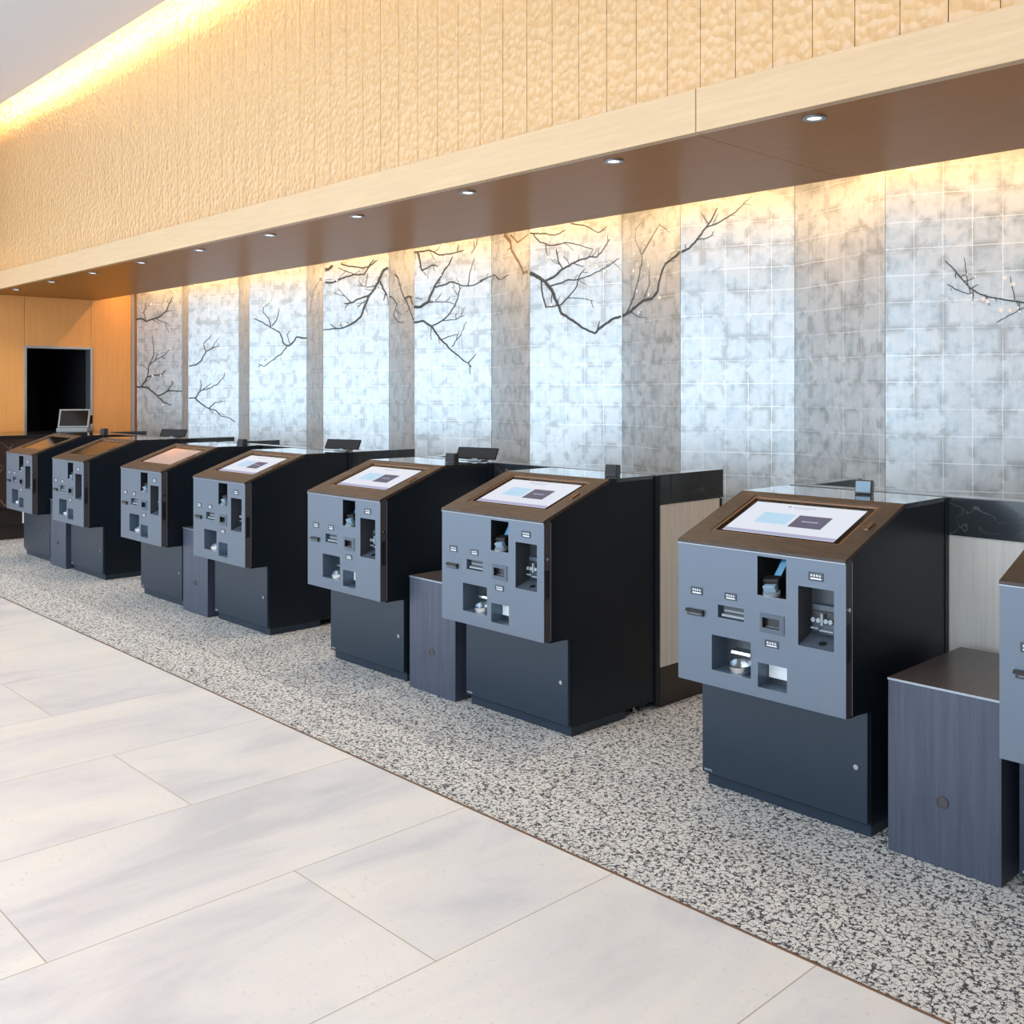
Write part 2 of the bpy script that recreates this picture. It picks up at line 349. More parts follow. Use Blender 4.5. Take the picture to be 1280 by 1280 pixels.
# ------------------------------------------------------------------ mural: folded silver-leaf screen with painted branches
P0, PER, WID, Y0, Y1 = -2.72, 1.433, 0.69, 5.50, 5.78
mural = empty('folding_screen', (-5.6, 5.64, 0.0))
tag(mural, 'folded silver leaf wall screen painted with bare blossoming branches, behind the kiosks', 'mural')
off = mural.location
panels = []
k = -4
while True:
    xa = P0 - k*PER
    if xa < XE-0.1: break
    panels.append(((xa, Y0), (xa+WID, Y1))); panels.append(((xa+WID, Y1), (xa+PER, Y0)))
    k += 1
panel_objs = []
for (a, c) in panels:
    if a[0] > XR-0.8: continue
    m = MB(off); L = math.hypot(c[0]-a[0], c[1]-a[1]); u0 = random.random()*40//1*0.15*7 
    nx, ny = -(c[1]-a[1])/L, (c[0]-a[0])/L     # pointing to the back
    g_ = 0.0015; dx, dyy = (c[0]-a[0])/L, (c[1]-a[1])/L
    A_ = (a[0]+dx*g_, a[1]+dyy*g_); C_ = (c[0]-dx*g_, c[1]-dyy*g_)
    zt, zb = 3.24, 0.02
    m.poly([(A_[0], A_[1], zb), (C_[0], C_[1], zb), (C_[0], C_[1], zt), (A_[0], A_[1], zt)], 0, [(u0, zb), (u0+L, zb), (u0+L, zt), (u0, zt)])
    t = 0.03; Ab = (A_[0]+nx*t, A_[1]+ny*t); Cb = (C_[0]+nx*t, C_[1]+ny*t)
    m.poly([(Cb[0], Cb[1], zb), (Ab[0], Ab[1], zb), (Ab[0], Ab[1], zt), (Cb[0], Cb[1], zt)], 1)
    m.poly([(Ab[0], Ab[1], zb), (A_[0], A_[1], zb), (A_[0], A_[1], zt), (Ab[0], Ab[1], zt)], 1)
    m.poly([(C_[0], C_[1], zb), (Cb[0], Cb[1], zb), (Cb[0], Cb[1], zt), (C_[0], C_[1], zt)], 1)
    o = m.build('screen_panel', ['leaf', 'dark'], mural)
    panel_objs.append((a, c, o, {}))

FW = Vector((-math.sin(A), math.cos(A))); RT = Vector((math.cos(A), math.sin(A)))
def on_screen(px, py):
    """where on the folded screen a painted stroke lies"""
    r = FW + RT*((px-640)/F_PX); best = None
    for i, (a, c, o, bs) in enumerate(panel_objs):
        a2, e = Vector(a), Vector(c)-Vector(a)
        den = r.x*e.y - r.y*e.x
        if abs(den) < 1e-6: continue
        d = (a2.x*e.y - a2.y*e.x)/den; s = (a2.x*r.y - a2.y*r.x)/den
        if d > 0 and 0 <= s <= 1 and (best is None or d < best[1]): best = (i, d, s)
    if best is None: return None
    i, d, s = best
    return i, s, CAM_H-(py-HOR)*d/F_PX, d
def w3(i, s, z, lift=0.003):
    a, c = panel_objs[i][0], panel_objs[i][1]; L = math.hypot(c[0]-a[0], c[1]-a[1])
    nx, ny = (c[1]-a[1])/L, -(c[0]-a[0])/L
    return (a[0]+(c[0]-a[0])*s+nx*lift, a[1]+(c[1]-a[1])*s+ny*lift, z)
SID = [0]
def ink(i, mi):
    d = panel_objs[i][3]; key = (mi, SID[0] if mi < 2 else 0)
    if key not in d: d[key] = MB(off)
    return d[key]
def stroke(pts, w0, w1, mi=0, jag=0.6, twigs=0.5):
    P = []
    for (ax, ay), (bx, by) in zip(pts, pts[1:]):
        n = max(1, int(math.hypot(bx-ax, by-ay)/3.0))
        for k in range(n):
            t = k/n; P.append((ax+(bx-ax)*t+random.uniform(-jag, jag)*(k > 0), ay+(by-ay)*t+random.uniform(-jag, jag)*(k > 0)))
    P.append(pts[-1]); H = [on_screen(*p) for p in P]; n = len(P)
    lift = 0.0025 + random.random()*0.002
    for k in range(n-1):
        h0, h1 = H[k], H[k+1]
        if not h0 or not h1 or h0[0] != h1[0]: continue
        i = h0[0]; a, c = panel_objs[i][0], panel_objs[i][1]; L = math.hypot(c[0]-a[0], c[1]-a[1])
        u0, z0, u1, z1 = h0[1]*L, h0[2], h1[1]*L, h1[2]
        if z0 > 3.2 or z1 > 3.2: continue
        le = math.hypot(u1-u0, z1-z0)
        if le < 1e-5: continue
        tx, tz = (u1-u0)/le, (z1-z0)/le
        hw0 = (w0+(w1-w0)*k/n)*h0[3]/F_PX/2*random.uniform(0.85, 1.2); hw1 = (w0+(w1-w0)*(k+1)/n)*h1[3]/F_PX/2
        u0 -= tx*hw0*0.4; u1 += tx*hw1*0.4
        q = [(u0+tz*hw0, z0-tx*hw0), (u1+tz*hw1, z1-tx*hw1), (u1-tz*hw1, z1+tx*hw1), (u0-tz*hw0, z0+tx*hw0)]
        ink(i, mi).poly([w3(i, uu/L, zz, lift) for uu, zz in q])
    if twigs > 0:
        for k in range(2, n-1):
            if random.random() < 0.22*twigs:
                px, py = P[k]; dx, dy = P[k+1][0]-px, P[k+1][1]-py; ang = math.atan2(dy, dx)+random.choice((-1, 1))*random.uniform(0.5, 1.2)
                ln = random.uniform(5, 17); q = [(px, py)]
                for _ in range(2): px += math.cos(ang)*ln/2; py += math.sin(ang)*ln/2; ang += random.uniform(-0.5, 0.5); q.append((px, py))
                stroke(q, max(0.7, w1*0.6), 0.4, mi, 0.2, 0)
                if random.random() < 0.45: blossom(*q[-1])
def blossom(px, py, r=None):
    h = on_screen(px, py)
    if not h: return
    i, s, z, d = h; r = (r or random.uniform(0.8, 1.7))*d/F_PX
    a, c = panel_objs[i][0], panel_objs[i][1]; L = math.hypot(c[0]-a[0], c[1]-a[1])
    if s*L < r*1.6 or (1-s)*L < r*1.6 or z > 3.2: return
    for k in range(5):
        th = 2*math.pi*k/5+random.random(); cu, cz = s*L+math.cos(th)*r*0.6, z+math.sin(th)*r*0.6
        ink(i, 2).poly([w3(i, (cu+math.cos(t)*r*0.55)/L, cz+math.sin(t)*r*0.55, 0.006) for t in [2*math.pi*j/7 for j in range(7)]])
ZA, ZB, ZC, ZD, ZE = (160, 340, 5.333), (380, 280, 4.923), (600, 240, 4.923), (840, 200, 5.818), (1060, 180, 5.332)
def Z(z, pts): return [(z[0]+x/z[2], z[1]+y/z[2]) for x, y in pts]
ST = [
 (ZA, 2.0, .8, [(60,315),(90,310),(120,330),(160,315),(210,300),(250,265),(275,215),(300,165)]),
 (ZA, 1.0, .5, [(120,330),(105,260),(118,240),(120,200)]), (ZA, 1.0, .5, [(190,310),(230,330),(270,350)]),
 (ZA, 2.3, .9, [(60,765),(95,765),(130,700),(165,685),(220,690),(250,650)]),
 (ZA, 2.2, 1., [(95,765),(130,770),(195,825),(240,870),(290,885)]),
 (ZA, 1.8, 1.2, [(195,825),(240,810),(270,790),(360,797)]), (ZA, 1.2, .5, [(260,795),(290,755),(300,725)]),
 (ZA, 1.3, .6, [(130,700),(140,620),(180,590),(240,555),(280,520)]), (ZA, 1.2, .5, [(145,610),(175,540),(170,480),(165,430)]),
 (ZA, 1.6, .7, [(410,628),(450,620),(490,590),(520,530),(560,510),(610,490)]), (ZA, 1., .5, [(520,530),(500,480),(560,420)]),
 (ZA, 1.5, .6, [(410,842),(450,840),(480,795),(540,775),(600,745),(640,700),(645,670)]),
 (ZA, 1.6, .7, [(450,840),(490,880),(540,910),(590,925),(620,960),(680,975),(715,1000)]), (ZA, 1.2, .6, [(540,910),(580,870),(640,860)]),
 (ZA, 2.0, .9, [(1190,440),(1120,435),(1100,470),(1075,492),(1040,480),(1010,400),(950,370),(900,335),(840,312)]),
 (ZA, 1.1, .5, [(950,370),(940,310),(900,270),(910,220)]), (ZA, 1.1, .5, [(960,360),(990,320),(1010,250)]), (ZA, 1.1, .6, [(1060,495),(1020,550),(960,590),(905,630),(870,615)]),
 (ZA, .9, .5, [(1080,480),(1060,420),(1080,380)]),
 (ZB, 1.3, .7, [(40,550),(50,450),(70,390),(110,330)]),
 (ZB, 4.5, 2., [(118,280),(150,280),(175,255)]), (ZB, 2.4, 1.2, [(118,358),(180,360),(230,335),(310,310),(370,312),(400,260),(430,215)]),
 (ZB, 2.0, 1., [(230,245),(280,262),(370,270),(400,262),(450,225)]), (ZB, 1.2, .6, [(310,310),(260,290),(215,270)]),
 (ZB, 3.4, 1.4, [(515,270),(490,285),(470,330),(440,390),(400,440),(340,460),(290,485),(250,490)]),
 (ZB, 2.8, 1.2, [(400,440),(375,500),(350,570),(310,605),(240,640),(120,652)]), (ZB, 2.6, 1.2, [(470,350),(485,400),(510,440),(540,450),(570,490)]),
 (ZB, 1.4, .6, [(290,485),(240,430),(210,400)]), (ZB, 1.0, .5, [(200,640),(160,615)]), (ZB, 1.2, .5, [(380,470),(330,510)]),
 (ZB, 1.3, .6, [(440,380),(390,390),(330,375)]), (ZB, 1.0, .5, [(380,380),(395,300)]), (ZB, 1.3, .6, [(500,430),(490,470)]),
 (ZB, 2.4, 1.8, [(560,310),(580,330),(600,410),(620,460),(650,520),(680,605)]), (ZB, 1.5, .8, [(575,490),(550,560),(580,605),(620,605)]),
 (ZB, 3.0, 2.6, [(620,460),(650,445),(680,510)]),
 (ZB, 2.2, 1., [(680,175),(770,160),(830,190),(900,185),(985,160)]), (ZB, 2.6, .9, [(700,175),(715,230),(725,285),(760,270),(795,250),(825,262)]),
 (ZB, 3.6, .8, [(680,510),(720,510),(765,480),(800,390),(850,310),(900,230),(915,200)]),
 (ZB, 2.0, .9, [(800,390),(860,375),(910,355),(970,380),(1010,382),(1060,370),(1120,335),(1175,312),(1200,345)]),
 (ZB, 1.2, .5, [(1010,382),(1020,300),(1050,210)]), (ZB, 1.4, .7, [(765,480),(820,480),(880,480),(930,495)]), (ZB, 1.0, .4, [(945,170),(950,120)]), (ZB, .9, .4, [(1030,180),(1070,115)]),
 (ZB, 2.6, 1.2, [(680,605),(730,595),(785,630),(840,710),(910,780),(970,830),(1010,855),(1030,880)]),
 (ZB, 1.7, .7, [(785,630),(850,595),(890,560),(930,500),(950,440),(965,390)]), (ZB, 1.2, .5, [(850,595),(920,590),(990,560)]),
 (ZB, 1.2, .5, [(840,710),(900,690),(945,680)]), (ZB, 1.0, .5, [(910,755),(960,690),(1000,600)]), (ZB, 1.2, .5, [(1010,855),(1060,800)]),
 (ZC, 1.3, .7, [(0,548),(85,508),(125,540),(180,510)]),
 (ZC, 4.6, 2.2, [(300,488),(350,520),(400,550),(440,600),(470,670),(500,745),(560,785),(640,840),(705,870)]),
 (ZC, 2.6, 3.0, [(705,870),(760,820),(820,780),(880,760)]),
 (ZC, 2.8, .9, [(400,550),(440,530),(510,475),(590,430),(670,400),(720,400),(760,350),(800,290)]),
 (ZC, 2.0, 1.4, [(375,550),(385,640),(405,710),(480,700)]), (ZC, 1.9, .7, [(430,580),(500,560),(545,540),(600,540),(680,515),(780,460),(855,410)]),
 (ZC, 1.7, .7, [(490,700),(540,650),(590,590),(610,520),(650,470)]), (ZC, 1.6, .9, [(510,475),(480,420),(470,350)]),
 (ZC, 1.7, .7, [(310,255),(400,255),(460,268),(530,235)]), (ZC, 1.5, .7, [(330,260),(370,310),(440,330),(530,310),(610,325),(690,350)]),
 (ZC, 1.6, .6, [(560,195),(640,205),(730,250),(780,210)]), (ZC, 1.1, .5, [(540,650),(620,655),(700,670)]), (ZC, 1.2, .6, [(580,440),(640,460)]),
 (ZC, 3.6, 1.8, [(880,760),(920,740),(1000,670),(1060,655),(1095,610),(1110,520),(1140,440),(1200,400),(1240,370),(1280,350)]),
 (ZC, 1.8, .6, [(905,740),(950,640),(980,520),(1000,400),(960,300),(960,220)]), (ZC, 1.3, .6, [(1000,380),(1040,310),(1080,240),(1110,190)]),
 (ZC, 1.4, .7, [(1010,660),(1045,560),(1040,480)]), (ZC, 1.2, .5, [(930,740),(980,770),(1030,775)]), (ZC, .9, .4, [(1105,200),(1175,250)]),
 (ZD, 2.8, 1.0, [(0,718),(60,670),(130,640),(180,580),(250,490),(290,430),(330,350)]), (ZD, 1.6, .6, [(250,490),(330,460),(400,420),(460,380),(520,320),(575,265)]),
 (ZD, 1.2, .5, [(190,580),(250,570),(300,545)]), (ZD, 1.0, .5, [(260,460),(210,380)]),
 (ZE, 1.2, 2.2, [(650,780),(700,830),(760,900),(820,965),(880,1000),(960,1025),(1050,1040),(1173,1058),(1400,1075)]), (ZE, 1.2, .9, [(665,935),(720,970),(800,1000),(830,990)]),
 (ZE, 1.0, .6, [(800,940),(790,870),(775,760)]), (ZE, 1.2, .6, [(1110,1040),(1095,960),(1080,880)]), (ZE, 1.0, 1.0, [(990,1190),(1060,1150),(1173,1090)]),
]
for z, w0, w1, pts in ST: SID[0] += 1; stroke(Z(z, pts), w0, w1)
for w0, w1, pts in ((4.5, 3.4, [(150,265),(190,310),(200,370),(240,430),(265,500),(295,490)]), (2.0, 1.4, [(190,265),(235,310),(300,260)])):
    stroke(Z(ZC, pts), w0, w1, 1)
for p in [(955,378),(1040,452),(948,485),(968,610),(1042,632),(980,740),(1110,650),(770,490),(640,440),(720,460)]: blossom(*Z(ZC, [p])[0], r=1.9)
for p in [(500,482),(575,515),(635,718),(640,862),(490,850),(910,585),(1015,575),(910,225),(1000,240),(850,300),(285,507),(220,690),(310,725),(155,215),(235,885),(1080,385)]: blossom(*Z(ZA, [p])[0], r=1.3)
for p in [(1045,893),(1100,935),(1020,1110),(1080,1110),(900,1035),(930,1050)]: blossom(*Z(ZE, [p])[0], r=2.4)
for a, c, o, d in panel_objs:
    for (mi, _), m_ in sorted(d.items()):
        q = m_.build(('painted_branch', 'painted_branch', 'painted_blossom')[mi], ('branch', 'goldbranch', 'petal')[mi], o)
        if mi == 1: tag(q, 'sepia painted branch')

# ------------------------------------------------------------------ ticket kiosk
KW = 0.716; YP = 3.255; YD = 3.415; KB = 4.04
KO = (KW/2, 3.70, 0.0)     # root point in kiosk coordinates (x 0..KW, world y, z)
SL = (1.178-1.018)/(3.70-YP)
def sz(y): return 1.018+(y-YP)*SL
def holed(m, x0, x1, z0, z1, y, holes):
    xs = sorted({x0, x1, *[h[0] for h in holes], *[h[1] for h in holes]}); zs = sorted({z0, z1, *[h[2] for h in holes], *[h[3] for h in holes]})
    for xa, xb in zip(xs, xs[1:]):
        for za, zb in zip(zs, zs[1:]):
            cx, cz = (xa+xb)/2, (za+zb)/2
            if any(h[0] < cx < h[1] and h[2] < cz < h[3] for h in holes): continue
            m.poly([(xa, y, za), (xb, y, za), (xb, y, zb), (xa, y, zb)])
def liner(m, h, y0, d, mi=0, mb=0):
    x0, x1, z0, z1 = h; y1 = y0+d
    m.poly([(x0, y0, z0), (x0, y1, z0), (x0, y1, z1), (x0, y0, z1)][::-1], mi); m.poly([(x1, y0, z0), (x1, y1, z0), (x1, y1, z1), (x1, y0, z1)], mi)
    m.poly([(x0, y0, z0), (x1, y0, z0), (x1, y1, z0), (x0, y1, z0)], mi); m.poly([(x0, y0, z1), (x1, y0, z1), (x1, y1, z1), (x0, y1, z1)][::-1], mi)
    m.poly([(x0, y1, z0), (x1, y1, z0), (x1, y1, z1), (x0, y1, z1)], mb)
H_SCAN = (0.362, 0.483, 0.847, 0.991); H_REC = (0.531, 0.671, 0.691, 0.904); H_COIN = (0.159, 0.334, 0.530, 0.665); H_OUT = (0.364, 0.486, 0.507, 0.598)
H_BILL = (0.187, 0.304, 0.736, 0.784); H_DISP = (0.384, 0.456, 0.731, 0.768)

def make_kiosk():
    r = empty('ticket_kiosk', (0, 0, 0))
    def B(): return MB(KO)
    # hollow body
    prof = [(YP+0.045, 0.466), (YD+0.02, 0.456), (YD+0.02, 0.045), (KB, 0.045), (KB, 1.160), (3.70, 1.160), (YP+0.045, sz(YP+0.045)-0.018)]
    b = B()
    for x0, x1 in ((0, 0.012), (KW-0.012, KW)): b.prism(prof, x0, x1)
    b.box(0.012, KW-0.012, KB-0.012, KB, 0.045, 1.16); b.box(0.012, KW-0.012, YP+0.045, YD+0.04, 0.456, 0.466)
    b.box(0.012, KW-0.012, YD+0.02, KB-0.012, 0.045, 0.055)
    b.build('body', 'body', r)
    # front panel door
    b = B(); holed(b, 0, KW, 0.468, 1.012, YP, [H_SCAN, H_REC, H_COIN, H_OUT, H_BILL, H_DISP])
    y2 = YP+0.043
    for q in ([(0, YP, .468), (0, YP, 1.012), (0, y2, 1.012), (0, y2, .468)], [(0, YP, .468), (0, y2, .468), (KW, y2, .468), (KW, YP, .468)], [(0, YP, 1.012), (KW, YP, 1.012), (KW, y2, 1.012), (0, y2, 1.012)]): b.poly(q)
    b.poly([(KW, YP, .468), (KW, y2, .468), (KW, y2, 1.012), (KW, YP, 1.012)], 1)
    fp = b.build('front_panel', ['panel', 'trimstrip'], r)
    b = B(); b.box(KW-0.002, KW+0.0015, YP+0.0425, YP+0.0445, 0.47, 1.005); tag(b.build('door_edge', 'edge', fp), 'pale seam of the panel door')
    b = B(); b.cyl((KW, 3.275, 0.842), (1, 0, 0), 0.0085, 0.004, 18); b.box(KW+0.003, KW+0.005, 3.2735, 3.2765, 0.838, 0.847); tag(b.build('side_lock', 'chrome', fp), 'chrome side lock')
    b = B(); b.box(KW-0.002, KW+0.0015, 3.262, 3.288, 0.662, 0.792); b.build('side_grip', 'black', fp)
    # label plates with small markings
    for (x0, x1, z0, z1) in ((.062, .117, .808, .838), (.219, .272, .809, .836), (.573, .631, .930, .960), (.395, .452, .662, .688)):
        b = B(); b.box(x0, x1, YP-0.0012, YP, z0, z1)
        w, h = x1-x0, z1-z0
        yy = YP-0.0018
        n = 4
        for i in range(n):
            xx = x0+w*(0.14+0.19*i); hh = h*(0.16 if i % 2 else 0.22)
            b.box(xx, xx+w*0.12, yy, YP-0.001, z0+h*0.52, z0+h*0.52+hh, 1); b.box(xx+w*0.04, xx+w*0.07, yy, YP-0.001, z0+h*0.48, z0+h*0.80, 1)
        b.box(x0+w*0.14, x1-w*0.14, yy, YP-0.001, z0+h*0.18, z0+h*0.34, 1)
        for q in ((x0, x1, z0, z0+.0015), (x0, x1, z1-.0015, z1), (x0, x0+.0015, z0, z1), (x1-.0015, x1, z0, z1)): b.box(q[0], q[1], YP-0.0022, YP, q[2], q[3], 0)
        b.build('label_plate', ['labelplate', 'labelmark'], fp)
    # passport / code scanner
    b = B(); liner(b, H_SCAN, YP, 0.16); rc = b.build('scanner_recess', 'black', r)
    b = B(); cx = 0.455
    b.obox((0.424, YP+0.056, 0.938), (0.017, 0, 0.004), (0, 0.010, 0.008), (0.017, 0.010, 0.042)); tag(b.build('scanner_arm', 'blueplastic', rc, bevel=0.004), 'blue scanner arm')
    b = B(); b.obox((0.404, YP+0.038, 0.896), (0.034, 0, 0.003), (0, 0.016, 0.008), (0.004, -0.010, 0.018)); b.build('scanner_head', 'black', rc, bevel=0.006)
    b = B(); b.obox((0.405, YP+0.020, 0.874), (0.026, 0, 0.003), (0, 0.010, 0.004), (0, -0.007, 0.013)); b.build('scanner_lens', 'glass', rc, bevel=0.004)
    b = B(); b.cyl((0.408, YP+0.026, 0.850), (0, -0.25, 1), 0.032, 0.012, 24); b.build('scanner_lip', 'greyplastic', rc)
    # card slot
    b = B(); b.box(0.050, 0.124, YP-0.010, YP, 0.728, 0.744); b.prism([(YP-0.018, 0.741), (YP, 0.741), (YP, 0.752), (YP-0.010, 0.752)], 0.044, 0.124)
    cs = b.build('card_slot', 'black', fp, bevel=0.001)
    b = B(); b.box(0.060, 0.114, YP-0.0108, YP-0.009, 0.734, 0.7365); b.build('slot_lip', 'greyplastic', cs)
    # bill slot
    b = B(); liner(b, H_BILL, YP, 0.04); bl = b.build('banknote_slot', 'recess', r)
    b = B(); b.box(.200, .300, YP+0.006, YP+0.038, .741, .751); b.box(.200, .300, YP+0.018, YP+0.038, .751, .779, 1)
    b.box(.206, .294, YP+0.016, YP+0.019, .760, .766, 0)
    b.build('banknote_mouth', ['greyplastic', 'labelplate'], bl, bevel=0.001)
    # small display
    b = B()
    for q in ((.374, .384, .713, .783), (.456, .475, .713, .783), (.384, .456, .713, .731), (.384, .456, .768, .783)): b.box(q[0], q[1], YP-0.003, YP+0.001, q[2], q[3])
    dr = b.build('display_frame', 'frame', fp)
    b = B(); liner(b, H_DISP, YP, 0.018); b.box(.392, .448, YP+0.010, YP+0.017, .733, .7345, 1); b.build('small_display', ['black', 'edge'], dr)
    # card terminal recess
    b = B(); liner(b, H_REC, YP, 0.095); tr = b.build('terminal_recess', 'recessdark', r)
    b = B(); b.poly([(H_REC[0], YP+0.001, .692), (H_REC[1], YP+0.001, .692), (H_REC[1], YP+0.095, .722), (H_REC[0], YP+0.095, .722)]); b.cyl((.608, YP+0.035, .700), (0, -0.3, 1), 0.014, 0.006, 20, mi=1)
    b.build('terminal_shelf', ['panel', 'black'], tr)
    b = B(); b.box(.548, .664, YP+0.070, YP+0.094, .735, .832)
    ct = b.build('card_terminal', 'frame', tr, bevel=0.003)
    b = B(); b.box(.554, .658, YP+0.060, YP+0.072, .776, .812); b.build('terminal_mouth', 'black', ct, bevel=0.003)
    b = B()
    for cx in (.562, .582, .612, .630): b.cyl((cx, YP+0.060, .778), (0, -1, 0.2), .0085, 0.012, 16)
    b.box(.593, .602, YP+0.046, YP+0.062, .764, .806); b.box(.552, .582, YP+0.050, YP+0.072, .748, .753); b.box(.588, .640, YP+0.050, YP+0.072, .742, .748)
    tag(b.build('terminal_rollers', 'greyplastic', ct), 'metal rollers and guides')
    # coin tray
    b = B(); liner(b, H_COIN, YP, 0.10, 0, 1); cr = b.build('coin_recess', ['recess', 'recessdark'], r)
    b = B(); b.ring((.258, YP+0.054, .540), (0, -0.2, 1), .043, .0495, .026, 36); b.cyl((.258, YP+0.054, .536), (0, -0.2, 1), .044, .004, 36)
    tag(b.build('coin_cup', 'chrome', cr, smooth=False), 'round chrome coin cup')
    b = B(); b.prism([(YP+0.098, .585), (YP+0.060, .592), (YP+0.064, .602), (YP+0.098, .608)], .205, .290); tag(b.build('coin_chute', 'chrome', cr), 'bright coin chute')
    # receipt outlet
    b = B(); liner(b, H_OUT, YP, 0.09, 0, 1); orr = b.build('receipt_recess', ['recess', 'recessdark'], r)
    b = B(); b.box(.366, .4845, YP+0.070, YP+0.088, .530, .597); tag(b.build('receipt_back', 'white', orr, bevel=0.002), 'white block at the back of the receipt outlet')  # plain white block closing the back of the outlet
    # top plate with recessed screen.  holes as frame pieces on the slope
    def SQ(x0, x1, ya, yb, lift=0.0): return [(x0, ya, sz(ya)+lift), (x1, ya, sz(ya)+lift), (x1, yb, sz(yb)+lift), (x0, yb, sz(yb)+lift)]
    fx0, fx1, fy0, fy1 = 0.088, 0.642, 3.346, 3.668
    b = B()
    for (x0, x1, ya, yb) in ((0, KW, YP-0.004, fy0), (0, KW, fy1, 3.70), (0, fx0, fy0, fy1), (fx1, KW, fy0, fy1)):
        top = SQ(x0, x1, ya, yb); bot = [(p[0], p[1], p[2]-0.016) for p in top]
        b.poly(top); b.poly(bot[::-1])
        for i in range(4): j = (i+1) % 4; b.poly([bot[i], bot[j], top[j], top[i]])
    tp = b.build('top_plate', 'top', r)
    b = B(); b.box(0.0, KW, YP-0.0045, YP-0.0015, 1.0015, 1.0055); tag(b.build('front_edge', 'edge', tp), 'pale front edge')
    b = B(); b.box(0, KW, 3.70, KB, 1.160, 1.178); tag(b.build('rear_top', 'glosstop', r), 'glossy black rear top')
    # bronze frame + bezel
    b = B(); i_ = 0.013
    for (x0, x1, ya, yb) in ((fx0, fx1, fy0, fy0+i_), (fx0, fx1, fy1-i_, fy1), (fx0, fx0+i_, fy0+i_, fy1-i_), (fx1-i_, fx1, fy0+i_, fy1-i_)):
        top = SQ(x0, x1, ya, yb, -0.003); bot = [(p[0], p[1], p[2]-0.014) for p in top]; b.poly(top); b.poly(bot[::-1])
        for i in range(4): j = (i+1) % 4; b.poly([bot[i], bot[j], top[j], top[i]])
    sf = b.build('screen_frame', 'bronze', r)
    b = B(); b.poly(SQ(fx0+i_, fx1-i_, fy0+i_, fy1-i_, -0.008)); b.poly(SQ(fx0+i_, fx1-i_, fy0+i_, fy1-i_, -0.016)[::-1]); b.build('screen_bezel', 'bezel', sf)
    b = B(); b.poly(SQ(.122, .602, 3.376, 3.630, -0.0072), 0); b.poly(SQ(.122, .602, 3.378, 3.400, -0.0069), 3)
    b.poly(SQ(.210, .352, 3.462, 3.548, -0.0069), 1); b.poly(SQ(.366, .505, 3.452, 3.548, -0.0069), 2)
    b.poly(SQ(.400, .470, 3.497, 3.505, -0.0066), 3)
    b.poly(SQ(.300, .400, 3.604, 3.609, -0.0069), 3); b.poly([(.278, 3.600, sz(3.600)-.0069), (.292, 3.606, sz(3.606)-.0069), (.286, 3.616, sz(3.616)-.0069)], 2)
    b.poly(SQ(.310, .380, 3.594, 3.597, -0.0069), 3)
    sc = b.build('touch_screen', ['scr_white', 'scr_blue', 'scr_grey', 'scr_band'], r)
    # small keyed socket on the right margin of the top
    b = B(); y_ = 3.50
    b.obox((.676, y_, sz(y_)+0.003), (0.009, 0, 0), (0, 0.028, 0.028*SL), (0, 0, 0.003)); b.cyl((.668, y_-0.022, sz(y_-0.022)), (0, -SL, 1), 0.006, 0.010, 14); b.cyl((.682, y_+0.022, sz(y_+0.022)), (0, -SL, 1), 0.006, 0.009, 14)
    b.build('key_socket', 'bronze', tp)
    # cabinet door below
    b = B(); b.box(0.0, KW-0.004, YD, YD+0.018, 0.056, 0.454)
    cd = b.build('cabinet_door', 'door', r, bevel=0.0015)
    b = B(); b.cyl((KW-0.046, YD, 0.251), (0, -1, 0), 0.0095, 0.005, 20); b.box(KW-0.0475, KW-0.0445, YD-0.0065, YD-0.004, 0.245, 0.257); tag(b.build('door_lock', 'chrome', cd), 'round chrome lock')
    b = B()
    for i in range(5):
        xx = 0.012+i*0.0075; b.box(xx, xx+0.0012, YD-0.0008, YD+0.001, 0.066, 0.073)
        if i % 2 == 0: b.box(xx, xx+0.005, YD-0.0008, YD+0.001, 0.066, 0.0672)
        else: b.box(xx, xx+0.004, YD-0.0008, YD+0.001, 0.0718, 0.073)
    b.build('maker_mark', 'labelmark', cd)
    b = B(); b.box(0.015, KW-0.002, YD+0.022, KB-0.22, 0.006, 0.045); b.build('plinth', 'door', r)
    for x0 in (0.06, KW-0.05):
        b = B(); b.cyl((x0, KB-0.10, 0.005), (0, 0, 1), 0.018, 0.008, 18, 0.014); b.cyl((x0, KB-0.10, 0.012), (0, 0, 1), 0.006, 0.035, 12); tag(b.build('levelling_foot', 'chrome', r), 'small chrome foot')
    return r
K = {}
proto = make_kiosk()
KX = {0: -0.525, 1: -1.752, 2: -3.215, 3: -4.450, 4: -5.905, 5: -7.125, 6: -8.595, 7: -9.830}
KL = {1: 'grey ticket kiosk with lit touch screen, nearest of those seen whole',
      0: 'grey ticket kiosk cut off by the right edge, right of the nearest timber box',
      2: 'second nearest whole grey ticket kiosk, its long charcoal side in full view, lit screen',
      3: 'grey ticket kiosk in mid row, at the left side of the second nearest timber box',
      4: 'grey ticket kiosk with lit screen, right of the third timber box from the right',
      5: 'grey ticket kiosk with dim screen tinted by a painted pinkish reflection, left of the third timber box',
      6: 'grey ticket kiosk with dark amber-reflecting screen, second from the left end of the row',
      7: 'grey ticket kiosk at the far left end of the row beside brown marble counter'}
for i in (1, 0, 2, 3, 4, 5, 6, 7):
    o = proto if i == 1 else copy_tree(proto)
    o.location = (KX[i]-KW/2, KO[1], 0); K[i] = o
    tag(o, KL[i], 'ticket machine', 'row of ticket kiosks')
    if i in (5, 6, 7):
        for c in kids(o):
            if c.name.startswith('touch_screen'):
                c.data = c.data.copy(); mm = 'scr_dim_refl' if i == 5 else 'scr_off'
                for j in range(4): c.data.materials[j] = M[mm]
                tag(c, 'dim touch screen with a pinkish reflection put into its glow' if i == 5 else 'dark touch screen')

